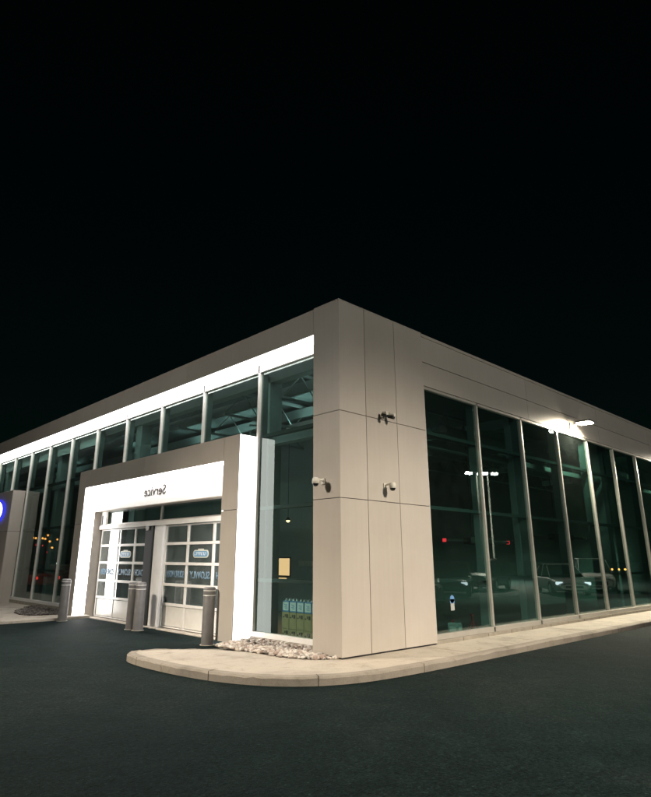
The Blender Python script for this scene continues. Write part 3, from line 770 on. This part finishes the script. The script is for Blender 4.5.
# ------------------------------------------------------------------ parked cars
def car(loc, rz, paint, label, suv=False, lights=False):
    r = empty('parked_car', loc, rz); tag(r, label, 'car', 'parked cars mirrored in the windows')
    L, Wd = (4.7, .93) if suv else (4.6, .90)
    hb = 1.02 if suv else .86
    st = [(-L / 2, .78, .34, hb * .86), (-L / 2 + .12, .92, .24, hb * .97), (-L / 2 + .7, 1, .2, hb), (-.6, 1, .2, hb), (.6, 1, .2, hb), (1.0, 1, .2, hb * .985), (L / 2 - .5, .97, .2, hb * .88), (L / 2 - .1, .88, .24, hb * .78), (L / 2, .74, .32, hb * .66)]
    m = MB(); vs = []; cs = None
    for x, kx, zb, zt in st:
        hw = Wd * kx
        sec = [(0, zb), (hw * .86, zb), (hw * .98, zb + .12), (hw, (zb + zt) / 2), (hw * .97, zt - .1), (hw * .88, zt), (0, zt + .03)]
        sec = sec + [(-a, b) for a, b in reversed(sec[1:-1])]
        cs = len(sec); vs += [(x, a, b) for a, b in sec]
    fs = []
    for i in range(len(st) - 1):
        for j in range(cs): fs.append((i * cs + j, i * cs + (j + 1) % cs, (i + 1) * cs + (j + 1) % cs, (i + 1) * cs + j))
    fs.append(tuple(range(cs))); fs.append(tuple(reversed(range((len(st) - 1) * cs, len(st) * cs))))
    m.add(vs, fs, True); b = m.build('body', paint, r)
    sd = b.modifiers.new('s', 'SUBSURF'); sd.levels = 1; sd.render_levels = 2
    ht = 1.72 if suv else 1.44
    if suv: prof = [(-2.2, hb - .02), (-2.0, ht - .1), (-1.6, ht), (.1, ht), (.45, ht - .08), (1.15, hb - .02)]
    else: prof = [(-1.9, hb - .02), (-1.15, ht - .1), (-.7, ht), (.0, ht), (.35, ht - .08), (1.25, hb - .02)]
    def cab(sc_in, top):
        m = MB(); vs = []
        for x, z in prof:
            t = (z - hb) / (ht - hb)
            hw = Wd * (.90 - .17 * max(0, t)) - sc_in
            vs += [(x, -hw, z + top), (x, hw, z + top)]
        return m, vs
    m, vs = cab(0, 0); k_ = len(prof)
    fs = [(2 * i, 2 * i + 1, 2 * i + 3, 2 * i + 2) for i in range(k_ - 1)]
    lowv = [(x, s * (Wd * .90), hb - .03) for x, _ in prof for s in (-1, 1)]
    fs2 = []
    for i in range(k_ - 1):
        for s in (0, 1): fs2.append((2 * i + s, 2 * i + 2 + s, 2 * k_ + 2 * i + 2 + s, 2 * k_ + 2 * i + s))
    m.add(vs + lowv, fs + fs2); m.build('windows', M['carglass'], r)
    m = MB(); x0, x1 = prof[1][0] + .25, prof[3][0] + .1
    m.box(x0, x1, -Wd * .70, Wd * .70, ht - .012, ht + .022); m.build('roof', paint, r, .012)
    m = MB()
    for s in (-1, 1):
        for (xa, za), (xb, zb_) in ((prof[0], prof[1]), (prof[-1], prof[-2]), ((-.35, hb), (-.3, ht))):
            ta = max(0, (za - hb) / (ht - hb)); tb = (zb_ - hb) / (ht - hb)
            m.tube((xa, s * (Wd * (.90 - .17 * ta) + .004), za), (xb, s * (Wd * (.90 - .17 * tb) + .004), zb_), .028, n=6)
    m.build('window_pillars', paint, r)
    for sx in (-1.35, 1.42):
        for sy in (-1, 1):
            yy = sy * (Wd - .10)
            m = MB(); m.tube((sx, yy - .11, .33), (sx, yy + .11, .33), .33, n=24); wh = m.build('wheel', M['rubber'], r, .03)
            m = MB(); m.tube((sx, yy + sy * .095, .33), (sx, yy + sy * .118, .33), .21, .19, n=16); m.build('rim', M['rim'], wh)
    for sy in (-1, 1):
        m = MB(); m.box(L / 2 - .26, L / 2 - .05, sy * .64 - .15, sy * .64 + .15, hb * .60, hb * .76); m.build('headlight', M['E_head'] if lights else M['label'], r, .03)
        m = MB(); m.box(-L / 2 - .004, -L / 2 + .12, sy * .62 - .14, sy * .62 + .14, hb * .66, hb * .84); m.build('tail_light', M['E_tail'] if lights else M['redplastic'], r, .02)
    m = MB(); m.box(L / 2 - .03, L / 2 + .012, -.40, .40, .38, hb * .55); m.build('grille', M['rubber'], r, .01)
    return r
car((23.5, -7.0, ROAD), R(140), M['silver'], 'silver saloon car mirrored in the third right window, lamps on', False, True)
car((28.5, -7.4, ROAD), R(150), M['whitecar'], 'white estate car mirrored in the fourth right window', True)
car((13.6, -8.6, ROAD), R(140), M['blackcar'], 'black car mirrored low in the first right window', True)
car((19.0, -10.4, ROAD), R(150), M['blackcar'], 'black saloon car with red tail lamps mirrored in the first right window', False, True)
car((24.5, -11.8, ROAD), R(165), M['blackcar'], 'dark estate car mirrored in the second right window', True)
car((-3.6, 29.0, ROAD), R(80), M['redcar'], 'dark red car mirrored left of the service entrance', False, True)

# distant lamps mirrored in the left and right glass
def street_lamp(loc, h, label, grp, mat):
    r = empty('street_lamp', loc); tag(r, label, 'street lamp', grp)
    m = MB(); m.tube((0, 0, 0), (0, 0, h - .1), .07, .045, n=8); m.build('pole', M['pole'], r)
    m = MB(); m.lathe((0, 0, h - .12), [(.04, 0), (.09, .05), (.10, .12), (.05, .19), (0, .2)], 10); m.build('globe', mat, r)
GL = 'distant orange lamps mirrored left of the service entrance'; GR = 'small orange lamps mirrored in the far right windows'
for x, y, z in [(-13.01, 57.9, 3.6), (-13.2, 57.7, 3.58), (-13.4, 57.5, 3.55), (-13.6, 57.3, 3.52), (-13.85, 57.1, 3.5), (-14.1, 56.8, 3.5), (-14.45, 56.4, 3.8), (-14.3, 56.6, 3.45), (-14.7, 56.4, 3.2), (-13.4, 58.0, 2.3), (-13.15, 58.4, 2.2), (-12.95, 58.6, 2.25), (-15.6, 55.4, 3.5), (-15.2, 55.8, 3.4), (-14.9, 56.1, 2.6)]:
    street_lamp((x, y, ROAD), z + .1, 'one of the distant orange lamps mirrored left of the service entrance', GL, M['E_orange'])
for x, y, z in [(-6.3, 36.6, 1.2), (-7.7, 35.2, 1.3), (-6.9, 36.2, 1.25)]:
    street_lamp((x, y, ROAD), z + .05, 'one of the low white lamps mirrored left of the service entrance', 'low white lamps mirrored left of the service entrance', M['E_white'])
for x, y, z in [(-13.7, 57.4, 2.85), (-14.2, 57.0, 2.8), (-14.6, 56.7, 2.15)]:
    street_lamp((x, y, ROAD), z + .1, 'one of the small red lamps mirrored left of the service entrance', 'small red lamps mirrored left of the service entrance', M['E_red'])
for x, y in [(53.1, -22.1), (53.6, -21.7), (53.9, -21.2), (58.2, -17.5), (58.6, -17.0), (58.9, -16.5)]:
    street_lamp((x, y, ROAD), .75, 'one of the small orange lamps mirrored in the far right windows', GR, M['E_orange'])
r = tag(empty('brick_wall', (-9, 41, ROAD)), 'low red brick wall mirrored left of the service entrance', 'wall')
m = MB(); m.box(-9, 7, -.2, .2, 0, 1.1); m.build('wall', M['brick'], r)
m = MB(); m.box(-9.05, 7.05, -.26, .26, 1.103, 1.2); m.build('coping', M['foundation'], r, .02)

# ------------------------------------------------------------------ world, moon-low sun, camera
W = bpy.data.worlds.new('World'); SC.world = W; W.use_nodes = True
nt = W.node_tree
bg = nt.nodes['Background']
sky = nt.nodes.new('ShaderNodeTexSky'); sky.sky_type = 'NISHITA'; sky.sun_disc = False
sky.sun_elevation = R(28); sky.sun_rotation = R(225)
tint = nt.nodes.new('ShaderNodeMix'); tint.data_type = 'RGBA'; tint.blend_type = 'MULTIPLY'; tint.inputs[0].default_value = 1
tint.inputs[7].default_value = (.45, 1.15, .72, 1)
nt.links.new(sky.outputs[0], tint.inputs[6]); nt.links.new(tint.outputs[2], bg.inputs['Color'])
bg.inputs['Strength'].default_value = .0006
L = bpy.data.lights.new('moon', 'SUN'); L.energy = .012; L.angle = R(.5); L.color = (.9, 1, 1)
o = bpy.data.objects.new('moon', L); COL.objects.link(o); o.rotation_euler = (R(62), 0, R(-45))

cd = bpy.data.cameras.new('camera'); cam = bpy.data.objects.new('camera', cd); COL.objects.link(cam)
yaw, pit, rol = R(46.748), R(16.799), R(.189)
d = Vector((math.cos(pit) * math.cos(yaw), math.cos(pit) * math.sin(yaw), math.sin(pit)))
rr = Vector((math.sin(yaw), -math.cos(yaw), 0)); uu = rr.cross(d)
r2 = rr * math.cos(rol) + uu * math.sin(rol); u2 = -rr * math.sin(rol) + uu * math.cos(rol)
mt = Matrix((r2, u2, -d)).transposed().to_4x4(); mt.translation = Vector((-7.428, -7.166, 1.55))
cam.matrix_world = mt
cd.sensor_fit = 'HORIZONTAL'; cd.sensor_width = 36; cd.lens = 587.48 / 651 * 36
cd.shift_x = 13.5 / 651; cd.shift_y = -17.0 / 651
cd.clip_end = 1500; cd.clip_start = .05
SC.camera = cam
SC.view_settings.view_transform = 'Standard'; SC.view_settings.look = 'None'
SC.view_settings.exposure = 0; SC.view_settings.gamma = 1; SC.view_settings.use_curve_mapping = False
SC.cycles.use_denoising = True
SC.cycles.max_bounces = 8; SC.cycles.transparent_max_bounces = 16
SC.cycles.sample_clamp_indirect = 4
